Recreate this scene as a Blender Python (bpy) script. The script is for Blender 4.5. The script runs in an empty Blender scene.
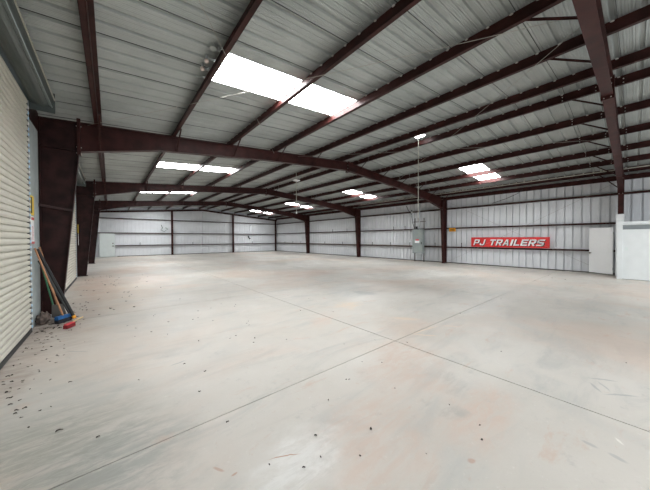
import bpy, math, random
from mathutils import Vector, Matrix
random.seed(7)
S = bpy.context.scene
COL = S.collection

# ------------------------------------------------------------------ camera, world, exposure
CAM_H = 1.60
YAW = math.radians(39.8)
cam_d = bpy.data.cameras.new('camera'); cam = bpy.data.objects.new('camera', cam_d); COL.objects.link(cam)
cam.location = (0, 0, CAM_H)
cam.rotation_euler = (Matrix.Rotation(-YAW, 3, 'Z') @ Matrix.Rotation(math.radians(90 - 0.8), 3, 'X') @ Matrix.Rotation(math.radians(-0.15), 3, 'Z')).to_euler()
cam_d.sensor_width = 36.0; cam_d.sensor_fit = 'HORIZONTAL'
cam_d.lens = 258.0 / 650.0 * 36.0
cam_d.shift_y = -2.8 / 650.0
cam_d.clip_start = 0.05; cam_d.clip_end = 300
S.camera = cam

S.view_settings.view_transform = 'Standard'
S.view_settings.look = 'None'
S.view_settings.gamma = 1.0
S.view_settings.use_curve_mapping = False
S.view_settings.exposure = 0.0
SKY_STRENGTH = 1.0
SKYLIGHT_STRENGTH = 25.0
REAR_POWER = 420.0

w = bpy.data.worlds.new('daylight'); S.world = w; w.use_nodes = True
w.node_tree.nodes['Background'].inputs['Color'].default_value = (0.75, 0.87, 1.0, 1)
w.node_tree.nodes['Background'].inputs['Strength'].default_value = SKY_STRENGTH

# added fill lamp at an assumed opening behind the camera
ad = bpy.data.lights.new('added_rear_fill', 'AREA'); ad.shape = 'RECTANGLE'
ad.size = 15.0; ad.size_y = 3.4; ad.energy = REAR_POWER; ad.color = (0.93, 0.97, 1.0)
ao = bpy.data.objects.new('added_rear_fill', ad); COL.objects.link(ao)
ao.location = (8.2, -6.9, 2.0); ao.rotation_euler = (math.radians(90), 0, 0)

# ------------------------------------------------------------------ measurements of the building
DZ = .05
XL, XR = -1.35, 16.95          # wall sheets
RIDGE = 7.8; ZRIDGE = 5.0 + DZ; SLOPE = 0.083
Y_REAR, Y_END = -7.05, 30.35
FR = [0.38, 7.85, 15.30, 22.75]
P = 0.298                       # panel rib pitch
SKY_Y = [4.12 + 7.45 * k for k in range(-1, 4)]
def zr(x): return ZRIDGE - SLOPE * abs(x - RIDGE)

# ------------------------------------------------------------------ helpers
class MB:
    def __init__(self): self.v = []; self.f = []; self.m = []
    def add(self, vs, fs, mi=0):
        o = len(self.v); self.v += [tuple(p) for p in vs]
        self.f += [tuple(i + o for i in f) for f in fs]; self.m += [mi] * len(fs); return self
    def box(self, a, b, mi=0):
        x0, y0, z0 = a; x1, y1, z1 = b
        return self.add([(x0,y0,z0),(x1,y0,z0),(x1,y1,z0),(x0,y1,z0),(x0,y0,z1),(x1,y0,z1),(x1,y1,z1),(x0,y1,z1)],
                 [(0,3,2,1),(4,5,6,7),(0,1,5,4),(1,2,6,5),(2,3,7,6),(3,0,4,7)], mi)
    def prism(self, poly, axis, a, b, mi=0):
        """polygon swept along an axis; poly gives the other two coordinates in order"""
        n = len(poly)
        def pt(p, t):
            if axis == 'x': return (t, p[0], p[1])
            if axis == 'y': return (p[0], t, p[1])
            return (p[0], p[1], t)
        vs = [pt(p, a) for p in poly] + [pt(p, b) for p in poly]
        fs = [tuple(range(n)), tuple(reversed(range(n, 2*n)))]
        fs += [(i, (i+1) % n, n + (i+1) % n, n + i) for i in range(n)]
        return self.add(vs, fs, mi)
    def tube(self, p0, p1, r, n=8, mi=0, r1=None):
        return self.path([p0, p1], r, n, mi, r1)
    def path(self, pts, r, n=8, mi=0, r1=None):
        pts = [Vector(p) for p in pts]; vs = []; k = len(pts)
        for i, p in enumerate(pts):
            d = (pts[min(i+1, k-1)] - pts[max(i-1, 0)]).normalized()
            a = Vector((0,0,1)) if abs(d.z) < .9 else Vector((1,0,0))
            u = d.cross(a).normalized(); q = d.cross(u)
            rr = r if r1 is None else r + (r1 - r) * i / (k - 1)
            vs += [p + u*rr*math.cos(2*math.pi*j/n) + q*rr*math.sin(2*math.pi*j/n) for j in range(n)]
        fs = [tuple(range(n)), tuple(reversed(range((k-1)*n, k*n)))]
        for i in range(k-1):
            fs += [(i*n+j, i*n+(j+1)%n, (i+1)*n+(j+1)%n, (i+1)*n+j) for j in range(n)]
        return self.add(vs, fs, mi)
    def beam(self, p0, p1, wd, ht, mi=0, up=(0,0,1)):
        p0 = Vector(p0); p1 = Vector(p1); d = (p1-p0).normalized()
        u = d.cross(Vector(up)).normalized()*wd/2; q = u.cross(d).normalized()*ht/2
        vs = [p0-u-q, p0+u-q, p0+u+q, p0-u+q, p1-u-q, p1+u-q, p1+u+q, p1-u+q]
        return self.add(vs, [(0,1,2,3),(7,6,5,4),(0,4,5,1),(1,5,6,2),(2,6,7,3),(3,7,4,0)], mi)
    def ball(self, c, r, n=8, m=6, mi=0, sc=(1,1,1)):
        vs = [(c[0], c[1], c[2]-r*sc[2])]
        for i in range(1, m):
            t = math.pi*i/m - math.pi/2
            for j in range(n):
                a = 2*math.pi*j/n
                vs.append((c[0]+r*sc[0]*math.cos(t)*math.cos(a), c[1]+r*sc[1]*math.cos(t)*math.sin(a), c[2]+r*sc[2]*math.sin(t)))
        vs.append((c[0], c[1], c[2]+r*sc[2])); L = len(vs)-1
        fs = [(0, 1+(j+1)%n, 1+j) for j in range(n)]
        for i in range(m-2):
            fs += [(1+i*n+j, 1+i*n+(j+1)%n, 1+(i+1)*n+(j+1)%n, 1+(i+1)*n+j) for j in range(n)]
        fs += [(L, 1+(m-2)*n+j, 1+(m-2)*n+(j+1)%n) for j in range(n)]
        return self.add(vs, fs, mi)
    def build(self, name, mats, parent=None, smooth=False, fix=True):
        me = bpy.data.meshes.new(name); me.from_pydata(self.v, [], self.f)
        for mt in (mats if isinstance(mats, (list, tuple)) else [mats]): me.materials.append(mt)
        me.polygons.foreach_set('material_index', self.m)
        if smooth: me.polygons.foreach_set('use_smooth', [True]*len(self.f))
        if fix:
            import bmesh
            bm = bmesh.new(); bm.from_mesh(me); bmesh.ops.recalc_face_normals(bm, faces=bm.faces); bm.to_mesh(me); bm.free()
        me.update()
        o = bpy.data.objects.new(name, me); COL.objects.link(o)
        if parent is not None: place(o, parent)
        return o

def place(o, parent):
    """parent a part whose mesh is written in world coordinates"""
    o.parent = parent
    if parent.type == 'EMPTY' and not parent.get('local_parts'):
        o.location = -parent.location
    return o

def tag(o, label=None, cat=None, group=None, kind=None):
    if label: o['label'] = label
    if cat: o['category'] = cat
    if group: o['group'] = group
    if kind: o['kind'] = kind
    return o

def thing(name, loc, label, cat, group=None, kind=None):
    o = bpy.data.objects.new(name, None); COL.objects.link(o); o.location = loc; o.empty_display_size = .1
    return tag(o, label, cat, group, kind)

# ------------------------------------------------------------------ materials
def mat(name, col, rough=.6, metal=0.0, spec=.5, var=0.0, vscale=3.0, bump=0.0, bscale=20.0, col2=None):
    m = bpy.data.materials.new(name); m.use_nodes = True
    nt = m.node_tree; b = nt.nodes['Principled BSDF']
    b.inputs['Base Color'].default_value = (*col, 1); b.inputs['Roughness'].default_value = rough
    b.inputs['Metallic'].default_value = metal; b.inputs['Specular IOR Level'].default_value = spec
    if var > 0 or bump > 0:
        tc = nt.nodes.new('ShaderNodeTexCoord')
        if var > 0:
            n = nt.nodes.new('ShaderNodeTexNoise'); n.inputs['Scale'].default_value = vscale; n.inputs['Detail'].default_value = 6
            nt.links.new(tc.outputs['Object'], n.inputs['Vector'])
            r = nt.nodes.new('ShaderNodeValToRGB')
            c2 = col2 or tuple(c*(1-var) for c in col)
            r.color_ramp.elements[0].position = .35; r.color_ramp.elements[0].color = (*c2, 1)
            r.color_ramp.elements[1].position = .65; r.color_ramp.elements[1].color = (*[min(1, c*(1+var*.4)) for c in col], 1)
            nt.links.new(n.outputs['Fac'], r.inputs['Fac']); nt.links.new(r.outputs['Color'], b.inputs['Base Color'])
        if bump > 0:
            n2 = nt.nodes.new('ShaderNodeTexNoise'); n2.inputs['Scale'].default_value = bscale; n2.inputs['Detail'].default_value = 3
            nt.links.new(tc.outputs['Object'], n2.inputs['Vector'])
            bp = nt.nodes.new('ShaderNodeBump'); bp.inputs['Strength'].default_value = bump; bp.inputs['Distance'].default_value = .01
            nt.links.new(n2.outputs['Fac'], bp.inputs['Height']); nt.links.new(bp.outputs['Normal'], b.inputs['Normal'])
    return m

M = {}
M['paint'] = mat('red_oxide_painted_steel', (.046, .013, .011), .45, var=.4, vscale=4, spec=.22)
M['paint_shaded'] = mat('red_oxide_shaded_steel', (.030, .010, .009), .5, var=.5, vscale=5, spec=.2)  # same oxide paint, darkened for the shaded left side
M['roof'] = mat('galvanised_roof_sheet', (.435, .465, .45), .46, metal=.3, var=.16, vscale=1.2)
M['wall'] = mat('white_painted_wall_sheet', (.83, .85, .87), .5, var=.05, vscale=1.0)
M['seam'] = mat('dark_lap_sealant', (.05, .05, .05), .8)
M['curtain'] = mat('cream_shutter_slats', (.60, .58, .50), .5, var=.06, vscale=3)
M['hood'] = mat('grey_green_shutter_hood', (.10, .118, .112), .4, metal=.3, var=.15, vscale=2)
M['hood_light'] = mat('painted_hood_highlight', (.38, .44, .44), .35, metal=.5)  # lighter hood tone, the barrel's highlight put into colour
M['galv'] = mat('galvanised_steel', (.55, .58, .60), .35, metal=.7, var=.1)
M['galv_blue'] = mat('zinc_clip_painted_glint', (.55, .80, 1.0), .3, metal=.2)  # bluish tint paints reflected light onto the zinc clips
M['black'] = mat('black_rubber', (.015, .015, .016), .6)
M['jamb'] = mat('pale_jamb_flashing', (.42, .47, .47), .5, var=.15, vscale=4)
M['white'] = mat('white_paint', (.90, .91, .91), .5, var=.03, vscale=3)
M['doorwhite'] = mat('bright_white_door_paint', (.95, .96, .96), .5, var=.02)
M['partwhite'] = mat('white_partition_paint', (.80, .83, .83), .5, var=.04)
M['offwhite'] = mat('pale_grey_green_door_paint', (.76, .82, .80), .5, var=.04)
M['panelgrey'] = mat('grey_enamel', (.30, .34, .33), .5, var=.08)
M['recess'] = mat('grey_lining_board', (.36, .39, .40), .6)
M['red'] = mat('red_sign_face', (.70, .035, .035), .45, var=.05)
M['signwhite'] = mat('white_lettering', (.85, .85, .85), .5)
M['signblack'] = mat('black_lettering_shadow', (.03, .01, .01), .5)
M['yellow'] = mat('yellow_plastic', (.85, .60, .02), .45)
M['orange'] = mat('orange_plastic', (.85, .36, .02), .45)
M['labelred'] = mat('red_label', (.65, .06, .07), .5)
M['blue'] = mat('blue_broom_block', (.02, .13, .36), .5, var=.2, vscale=20)
M['brush_dark'] = mat('dark_bristles', (.02, .02, .025), .9, bump=.6, bscale=200)
M['brush_red'] = mat('red_bristles', (.22, .012, .016), .85, bump=.6, bscale=200)
M['wood'] = mat('worn_handle_wood', (.50, .24, .12), .6, var=.3, vscale=10)
M['wood_pale'] = mat('pale_handle_wood', (.66, .48, .24), .6, var=.2, vscale=10)
M['green'] = mat('green_handle_paint', (.05, .20, .10), .5)
M['rag'] = mat('dusty_tan_cloth', (.16, .12, .10), .9, var=.5, vscale=14, bump=.8, bscale=30)
M['leaf'] = mat('dry_dead_leaf', (.035, .022, .018), .8, var=.4, vscale=30)
M['cable'] = mat('steel_cable', (.40, .38, .34), .45, metal=.3)
M['cable_dark'] = mat('dark_steel_rod', (.12, .11, .10), .5, metal=.4)
M['bolt'] = mat('bright_zinc_bolt', (.75, .73, .68), .35, metal=.3)
M['brass'] = mat('door_knob_metal', (.20, .18, .15), .3, metal=.9)
M['conduit'] = mat('pale_conduit', (.50, .49, .42), .45, metal=.2)
M['lampglass'] = mat('frosted_pinkish_lamp_glass', (.80, .66, .60), .3)

def skylight_mat():
    m = bpy.data.materials.new('translucent_fibreglass'); m.use_nodes = True
    b = m.node_tree.nodes['Principled BSDF']
    b.inputs['Base Color'].default_value = (.8, .82, .82, 1); b.inputs['Roughness'].default_value = .5
    b.inputs['Emission Color'].default_value = (.97, .985, 1.0, 1); b.inputs['Emission Strength'].default_value = SKYLIGHT_STRENGTH
    return m
M['skylight'] = skylight_mat()

def concrete():
    m = bpy.data.materials.new('stained_concrete'); m.use_nodes = True
    nt = m.node_tree; N = nt.nodes; L = nt.links; b = N['Principled BSDF']
    tc = N.new('ShaderNodeTexCoord'); pos = tc.outputs['Object']
    def noise(scale, detail=5, rough=.55, vec=pos, dist=0.0):
        n = N.new('ShaderNodeTexNoise'); n.inputs['Scale'].default_value = scale; n.inputs['Detail'].default_value = detail
        n.inputs['Roughness'].default_value = rough; n.inputs['Distortion'].default_value = dist; L.new(vec, n.inputs['Vector']); return n
    def ramp(src, p0, p1, v0=0., v1=1.):
        r = N.new('ShaderNodeMapRange'); r.interpolation_type = 'SMOOTHSTEP'
        for k, v in (('From Min', p0), ('From Max', p1), ('To Min', v0), ('To Max', v1)): r.inputs[k].default_value = v
        L.new(src, r.inputs['Value']); return r.outputs['Result']
    def mix(fac, c0, c1):
        x = N.new('ShaderNodeMix'); x.data_type = 'RGBA'
        if isinstance(fac, float): x.inputs['Factor'].default_value = fac
        else: L.new(fac, x.inputs['Factor'])
        for c, k in ((c0, 6), (c1, 7)):
            if isinstance(c, tuple): x.inputs[k].default_value = (*c, 1)
            else: L.new(c, x.inputs[k])
        return x.outputs[2]
    def mul(a, c):
        x = N.new('ShaderNodeMath'); x.operation = 'MULTIPLY'
        L.new(a, x.inputs[0])
        if isinstance(c, float): x.inputs[1].default_value = c
        else: L.new(c, x.inputs[1])
        return x.outputs[0]
    base = mix(ramp(noise(.35, 6).outputs['Fac'], .35, .68), (.52, .49, .44), (.62, .59, .54))
    # trowel sweeps and cloudy grey
    mpa = N.new('ShaderNodeMapping'); mpa.inputs['Rotation'].default_value = (0, 0, .7); mpa.inputs['Scale'].default_value = (.45, 1.6, 1)
    L.new(pos, mpa.inputs['Vector']); swp = mpa.outputs[0]
    base = mix(mul(ramp(noise(1.5, 8, .62, vec=swp, dist=1.0).outputs['Fac'], .48, .70), .50), base, (.40, .405, .385))
    base = mix(mul(ramp(noise(.9, 7, .6, dist=1.2).outputs['Fac'], .52, .72), .30), base, (.44, .445, .43))
    # red clay dust
    base = mix(mul(ramp(noise(.28, 6, .6, dist=.6).outputs['Fac'], .45, .68), .40), base, (.60, .43, .33))
    base = mix(mul(ramp(noise(2.6, 8, .7, vec=swp, dist=.8).outputs['Fac'], .57, .70), .42), base, (.52, .33, .24))
    base = mix(mul(ramp(noise(9, 8, .75, dist=.5).outputs['Fac'], .60, .70), .40), base, (.50, .36, .28))
    base = mix(mul(ramp(noise(5.0, 9, .75).outputs['Fac'], .56, .72), .45), base, (.36, .35, .33))
    base = mix(mul(ramp(noise(16, 8, .75).outputs['Fac'], .58, .72), .45), base, (.74, .72, .68))
    base = mix(mul(ramp(noise(45, 4, .7).outputs['Fac'], .60, .74), .35), base, (.30, .28, .26))
    # single stains, the near-left ones deepened with vignette: x, y, radius x, radius y, angle, colour, strength
    wob = noise(1.6, 5, .6); sub = N.new('ShaderNodeVectorMath'); sub.operation = 'SUBTRACT'
    L.new(wob.outputs['Color'], sub.inputs[0]); sub.inputs[1].default_value = (.5, .5, .5)
    sc = N.new('ShaderNodeVectorMath'); sc.operation = 'SCALE'; L.new(sub.outputs[0], sc.inputs[0]); sc.inputs['Scale'].default_value = 1.0
    ad_ = N.new('ShaderNodeVectorMath'); ad_.operation = 'ADD'; L.new(pos, ad_.inputs[0]); L.new(sc.outputs[0], ad_.inputs[1])
    patchy = ramp(noise(7, 8, .75, vec=swp, dist=.6).outputs['Fac'], .36, .62, .25, 1.)
    for (x, y, rx, ry, ang, c, s) in STAINS_AND_VIGNETTE:
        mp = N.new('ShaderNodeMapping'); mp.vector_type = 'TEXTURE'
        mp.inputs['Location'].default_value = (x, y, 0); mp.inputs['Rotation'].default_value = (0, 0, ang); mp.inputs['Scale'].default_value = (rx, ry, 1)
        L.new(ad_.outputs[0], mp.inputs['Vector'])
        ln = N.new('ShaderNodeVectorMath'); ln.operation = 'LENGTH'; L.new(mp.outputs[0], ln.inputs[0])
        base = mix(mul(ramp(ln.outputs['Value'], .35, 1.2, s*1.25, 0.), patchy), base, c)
    sc2 = N.new('ShaderNodeVectorMath'); sc2.operation = 'SCALE'; L.new(sub.outputs[0], sc2.inputs[0]); sc2.inputs['Scale'].default_value = .12
    ad2 = N.new('ShaderNodeVectorMath'); ad2.operation = 'ADD'; L.new(pos, ad2.inputs[0]); L.new(sc2.outputs[0], ad2.inputs[1])
    for (x, y, x2, y2, wd, c, s) in SCUFFS:
        mp = N.new('ShaderNodeMapping'); mp.vector_type = 'TEXTURE'
        mp.inputs['Location'].default_value = ((x+x2)/2, (y+y2)/2, 0); mp.inputs['Rotation'].default_value = (0, 0, math.atan2(y2-y, x2-x))
        mp.inputs['Scale'].default_value = (math.hypot(x2-x, y2-y)/2, wd, 1)
        L.new(ad2.outputs[0], mp.inputs['Vector'])
        ln = N.new('ShaderNodeVectorMath'); ln.operation = 'LENGTH'; L.new(mp.outputs[0], ln.inputs[0])
        base = mix(ramp(ln.outputs['Value'], .5, 1.1, s, 0.), base, c)
    L.new(base, b.inputs['Base Color'])
    L.new(ramp(noise(1.2, 5).outputs['Fac'], .3, .7, .42, .62), b.inputs['Roughness'])
    b.inputs['Specular IOR Level'].default_value = .4
    bp = N.new('ShaderNodeBump'); bp.inputs['Strength'].default_value = .15; bp.inputs['Distance'].default_value = .004
    L.new(noise(30, 5).outputs['Fac'], bp.inputs['Height']); L.new(bp.outputs['Normal'], b.inputs['Normal'])
    return m
PINK = (.56, .42, .34); GREY = (.43, .44, .42); TAN = (.68, .54, .40); PALE = (.74, .73, .70)
STAINS_AND_VIGNETTE = [(1.6, 1.3, .8, .5, .3, PINK, .45), (2.6, .9, .7, .35, .2, PINK, .5), (1.9, .75, .3, .25, 0, GREY, .35),
          (2.9, 1.9, .8, .5, .5, PINK, .5), (1.0, 1.6, .4, .3, 0, PALE, .5), (5.6, 5.6, 1.3, .8, .4, GREY, .55),
          (4.4, 4.4, .45, .35, 0, TAN, .6), (7.2, 9.5, 2.2, 1.0, .2, PINK, .5), (.4, 9.5, 1.0, 3.0, -.1, TAN, .35),
          (-.6, 8.0, .5, 4.0, 0, (.40, .33, .28), .4), (-.2, 2.3, .8, .5, .4, GREY, .45), (-.5, 3.6, .6, .7, .3, GREY, .35),
          (5.5, 1.0, 1.0, .3, .9, GREY, .35), (3.6, .6, .6, .18, .8, GREY, .35), (9.0, 16.0, 3.0, 1.2, .3, TAN, .25),
          (11.0, 6.0, 2.5, 1.0, .3, PALE, .4), (1.2, 12.5, 1.0, 2.0, 0, (.60, .42, .33), .4), (3.2, 3.9, .6, .25, .5, PINK, .4)]
def gpx(px, py):
    d_ = 258*CAM_H/(py-239.5); lt = (px-325)/258.0*d_
    return (d_*math.sin(YAW)+lt*math.cos(YAW), d_*math.cos(YAW)-lt*math.sin(YAW))
STAINS_AND_VIGNETTE += [(-.7, 2.6, 1.3, 1.0, .2, (.27, .275, .24), .6), (-.2, 1.9, .8, .5, .8, (.30, .305, .28), .5), (.3, 1.4, .6, .35, .6, (.33, .335, .31), .4), (-.95, 7.1, .35, .9, 0, (.16, .12, .10), .65),  # near-left grey smudges, darkened further to paint in the corner vignette
           (-.95, 5.2, .25, 1.9, 0, (.30, .24, .20), .5), (-.3, 12.5, .8, 4.0, 0, (.46, .30, .22), .5), (.9, 17.0, 1.4, 3.0, 0, (.54, .37, .27), .4),
           (2.45, 1.05, .22, .16, .2, (.38, .37, .34), .6), (2.9, 1.4, .25, .2, 0, (.38, .375, .35), .4)]
SCUFFS = []
DARK = (.30, .31, .31); RUST = (.40, .20, .12); LITE = (.80, .78, .72)
for a, b, wd, c, s_ in (((265, 461), (300, 456), .006, RUST, .8), ((168, 368), (186, 361), .012, DARK, .7), ((62, 352), (88, 353), .012, DARK, .6),
        ((587, 380), (622, 385), .018, DARK, .55), ((592, 385), (604, 396), .018, DARK, .55), ((600, 384), (614, 396), .012, DARK, .5), ((604, 397), (646, 401), .018, DARK, .55),
        ((583, 444), (605, 455), .025, DARK, .5), ((612, 458), (638, 471), .025, DARK, .5), ((412, 336), (440, 327), .02, TAN, .7), ((440, 327), (462, 329), .02, TAN, .7),
        ((412, 336), (440, 338), .03, TAN, .6), ((617, 441), (628, 450), .01, LITE, .7), ((470, 462), (478, 468), .04, RUST, .5), ((390, 319), (421, 321), .10, TAN, .55),
        ((350, 292), (380, 296), .25, DARK, .35), ((247, 263), (262, 263), .10, DARK, .6), ((228, 480), (236, 474), .012, RUST, .6), ((208, 470), (222, 475), .014, RUST, .5)):
    (x0, y0), (x1, y1) = gpx(*a), gpx(*b); SCUFFS.append((x0, y0, x1, y1, wd, c, s_))
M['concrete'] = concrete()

# ------------------------------------------------------------------ setting: floor
fb = MB()
xs = [XL-.15] + [x for x in [3.4 + 4.7*k for k in range(-1, 4)] if XL < x < XR] + [XR+.15]
ys = [Y_REAR-.15] + [2.38 + 4.7*k for k in range(-1, 6)] + [Y_END+.15]
for i in range(len(xs)-1):
    for j in range(len(ys)-1):
        g = .0055
        fb.box((xs[i]+g, ys[j]+g, -.15), (xs[i+1]-g, ys[j+1]-g, 0), 0)
fb.box((XL-.15, Y_REAR-.15, -.2), (XR+.15, Y_END+.15, -.02), 1)
M['joint'] = mat('joint_dirt', (.10, .055, .04), .9)
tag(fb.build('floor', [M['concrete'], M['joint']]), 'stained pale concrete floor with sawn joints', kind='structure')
gb = MB(); gb.box((-60, -70, -.5), (80, 90, -.21))
tag(gb.build('ground', mat('pale_gravel', (.45, .42, .38), .9, var=.3)), 'gravel ground around the building', kind='structure')

# ------------------------------------------------------------------ sheets
RIB = [(-.036, 0), (-.024, .034), (.024, .034), (.036, 0)]
for q_ in (.072, .104, .136, .168, .200, .232):
    h_ = .009 if q_ in (.104, .200) else .005
    RIB += [(q_, 0), (q_+.004, h_), (q_+.010, h_), (q_+.014, 0)]
def ribbed(a, b, sign, u0):
    """profile points (u, depth) from a to b; ribs of pitch P with origin u0, the rib standing out by sign*depth"""
    pts = [(a, 0.)]
    k = math.floor((a-u0)/P) - 1
    while u0 + k*P < b + P:
        c = u0 + k*P
        for du, d in RIB:
            if a < c+du < b: pts.append((c+du, d*sign))
        k += 1
    pts.append((b, 0.)); return pts

def sheet_strip(mb, prof, fn, s0, s1, mi=0):
    """fn(u, depth, s) -> point"""
    n = len(prof)
    vs = [fn(u, d, s0) for u, d in prof] + [fn(u, d, s1) for u, d in prof]
    mb.add(vs, [(i, i+1, n+i+1, n+i) for i in range(n-1)], mi)

# roof, one mesh: both slopes, with openings for the skylights
SKX = [(1.45, 4.44), (11.75, 14.34)]
ORG = SKY_Y[0]
def roof_pt(u, d, s): return (s, u, zr(s) + d)
rb = MB()
w_ = 3*P
def y_ranges():
    r = []; a = Y_REAR
    for y in SKY_Y: r.append((a, y)); a = y + w_
    r.append((a, Y_END)); return r
for seg in ((XL-.1, SKX[0][0], 0), (SKX[0][0], SKX[0][1], 1), (SKX[0][1], RIDGE, 0), (RIDGE, SKX[1][0], 0), (SKX[1][0], SKX[1][1], 1), (SKX[1][1], XR+.1, 0)):
    for a, b in (y_ranges() if seg[2] else [(Y_REAR, Y_END)]):
        sheet_strip(rb, ribbed(a, b, 1, ORG), roof_pt, seg[0], seg[1])
# side laps: a narrow folded lip every third rib
k = -20
while True:
    y = ORG + 3*P*k - .05; k += 1
    if y < Y_REAR + .1: continue
    if y > Y_END - .1: break
    for (x0, x1) in ((XL, RIDGE), (RIDGE, XR)):
        rb.beam((x0, y, zr(x0)-.004), (x1, y, zr(x1)-.004), .006, .008, 1)
tag(rb.build('ceiling', [M['roof'], M['seam']], fix=False), 'ribbed galvanised underside of the low gable roof', kind='structure')

n = 0
for (x0, x1), side in zip(SKX, ('left', 'right')):
    for y in SKY_Y:
        if y < 0: continue
        n += 1
        s = MB(); sheet_strip(s, ribbed(y, y+w_, 1, ORG), roof_pt, x0, x1)
        o = s.build('window_%d' % n, M['skylight'], fix=False)
        tag(o, 'translucent skylight panel in the %s roof slope' % side, kind='structure')
# behind the camera
for (x0, x1) in SKX:
    n += 1
    s = MB(); y = SKY_Y[0]; sheet_strip(s, ribbed(y, y+w_, 1, ORG), roof_pt, x0, x1)
    tag(s.build('window_%d' % n, M['skylight'], fix=False), 'translucent skylight panel behind the camera', kind='structure')
n += 1
s = MB(); s.box((7.96, 4.50, zr(7.96)-.03), (8.10, 4.78, zr(8.02)-.015))
tag(s.build('window_%d' % n, M['skylight']), 'small bright opening at the roof ridge', kind='structure')

# walls: same sheet, deeper narrow ribs
RIB = [(-.030, 0), (-.026, .085), (.026, .085), (.030, 0)] + [(du, d*1.2) for du, d in RIB[4:]]
def wall_x(name, x, y0, y1, holes, sign, lab):
    mb = MB()
    cuts = sorted([y0, y1] + [h for hh in holes for h in hh[:2]])
    for a, b in zip(cuts, cuts[1:]):
        hole = next((h for h in holes if h[0] <= a and b <= h[1]), None)
        z0 = hole[2] if hole else -.0
        sheet_strip(mb, ribbed(a, b, 1, .1), lambda u, d, s_: (x+sign*d, u, s_), z0, zr(x)+.02)
    return tag(mb.build(name, M['wall'], fix=False), lab, kind='structure')
wall_x('wall_right', XR, Y_REAR, Y_END, [], 1, 'white ribbed metal wall along the right side')
wall_x('wall_left', XL, Y_REAR, Y_END, [(1.2, 6.75, 4.0), (9.2, 14.45, 3.9)], -1, 'white ribbed metal wall along the left side')
mb = MB()
for a, b in ((XL, RIDGE), (RIDGE, XR)):
    prof = ribbed(a, b, 1, .05); nn = len(prof)
    mb.add([(u, Y_END+d, 0) for u, d in prof] + [(u, Y_END+d, zr(u)+.02) for u, d in prof], [(i, i+1, nn+i+1, nn+i) for i in range(nn-1)])
tag(mb.build('wall_end', M['wall'], fix=False), 'white ribbed metal gable wall at the far end', kind='structure')
mb = MB()
mb.box((XL, Y_REAR-.05, 0), (.4, Y_REAR, 4.3)); mb.box((16.2, Y_REAR-.05, 0), (XR, Y_REAR, 4.3))  # unseen wall; its wide opening is made up to admit light
mb.add([(XL,Y_REAR,3.9),(XR,Y_REAR,3.9),(XR,Y_REAR,zr(XR)),(RIDGE,Y_REAR,ZRIDGE),(XL,Y_REAR,zr(XL))], [(0,1,2,3,4)])
tag(mb.build('wall_rear', M['wall']), 'metal gable wall behind the camera, wide opening added for light', kind='structure')
# base trim: dark steel angle at the foot of the walls
t = MB(); t.box((XR-.05, Y_REAR, 0), (XR-.005, Y_END-.01, .05))
tag(t.build('baseboard_right', M['cable_dark']), 'dark base angle at the foot of the right wall', kind='structure')
t = MB(); t.box((.5, Y_END-.05, 0), (XR-.06, Y_END-.005, .05))
tag(t.build('baseboard_end', M['cable_dark']), 'dark base angle at the foot of the end wall', kind='structure')

# ------------------------------------------------------------------ purlins
def ball_mesh(nm, r, sc):
    mb = MB(); mb.ball((0,0,0), r, 5, 4, sc=sc); o = mb.build(nm, M['bolt']); me = o.data; bpy.data.objects.remove(o); return me
CLIP = ball_mesh('roof_clip', .017, (1.0, 1.6, .7)); BOLT = ball_mesh('bolt', .012, (1, 1, 1))
def copies(nm, me, locs, parent):
    for l in locs:
        c = bpy.data.objects.new(nm, me); COL.objects.link(c); c.parent = parent; c.location = l
PURLINS = [-.18, 1.36, 2.88, 4.39, 5.88, 7.46, 8.30, 9.82, 11.33, 12.88, 14.30, 15.72]
PL = ['first roof purlin from the left eave, above the left column knees',
      'second roof purlin from left eave, at the outer end of the left skylights',
      'third roof purlin from left eave, crossing the middle of the left skylights',
      'fourth roof purlin from left eave, at the inner end of the left skylights',
      'fifth roof purlin from left eave, one before the ridge pair',
      'left purlin of the close pair at the roof ridge',
      'right purlin of the close pair at the roof ridge',
      'roof purlin next right of the ridge pair',
      'roof purlin at the ridge side of the right-hand skylights',
      'roof purlin crossing the middle of the right-hand skylights',
      'roof purlin at the wall side of the right-hand skylights',
      'last roof purlin before the right eave, above the pale conduit']
PT = .012; PD = .2
for i, x in enumerate(PURLINS):
    s = -1
    z1 = zr(x) - .004; z0 = z1 - PD
    f = .065*s
    sl = SLOPE*s
    mb = MB()
    poly = [(x-PT/2, z0), (x-PT/2-f*0, z0)]
    # Z section: upper flange points down the slope, lower flange up the slope, both with a short lip
    mb.box((x-PT/2, Y_REAR+.02, z0), (x+PT/2, Y_END-.02, z1))
    a, b = sorted((x, x+f)); mb.box((a, Y_REAR+.02, z0), (b, Y_END-.02, z0+.008))
    a, b = sorted((x+f-.006*s, x+f)); mb.box((a, Y_REAR+.02, z0), (b, Y_END-.02, z0+.022))
    a, b = sorted((x, x-f)); mb.box((a, Y_REAR+.02, z1-.014), (b, Y_END-.02, z1-.006))
    o = mb.build('roof_purlin', M['paint'])
    tag(o, 'red-brown steel ' + PL[i], 'roof purlin', 'roof purlins')
    # bright screw tips and clips along the top edge
    clips = []; y = ORG - 20*P
    while y < 15.2:
        if y > .1 and x > 1.4:
            clips.append((x - .02, y, z1-.016))
        y += P
    copies('roof_clip', CLIP, clips, o)
    if x > 8:
        bs = []
        for yf in FR[:3]:
            for dy in (-.75, -.2, .2, .75):
                for dz in (.05, .13):
                    bs.append((x - PT/2 - .004, yf+dy, z0+dz))
        copies('bolt', BOLT, bs, o)

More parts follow.
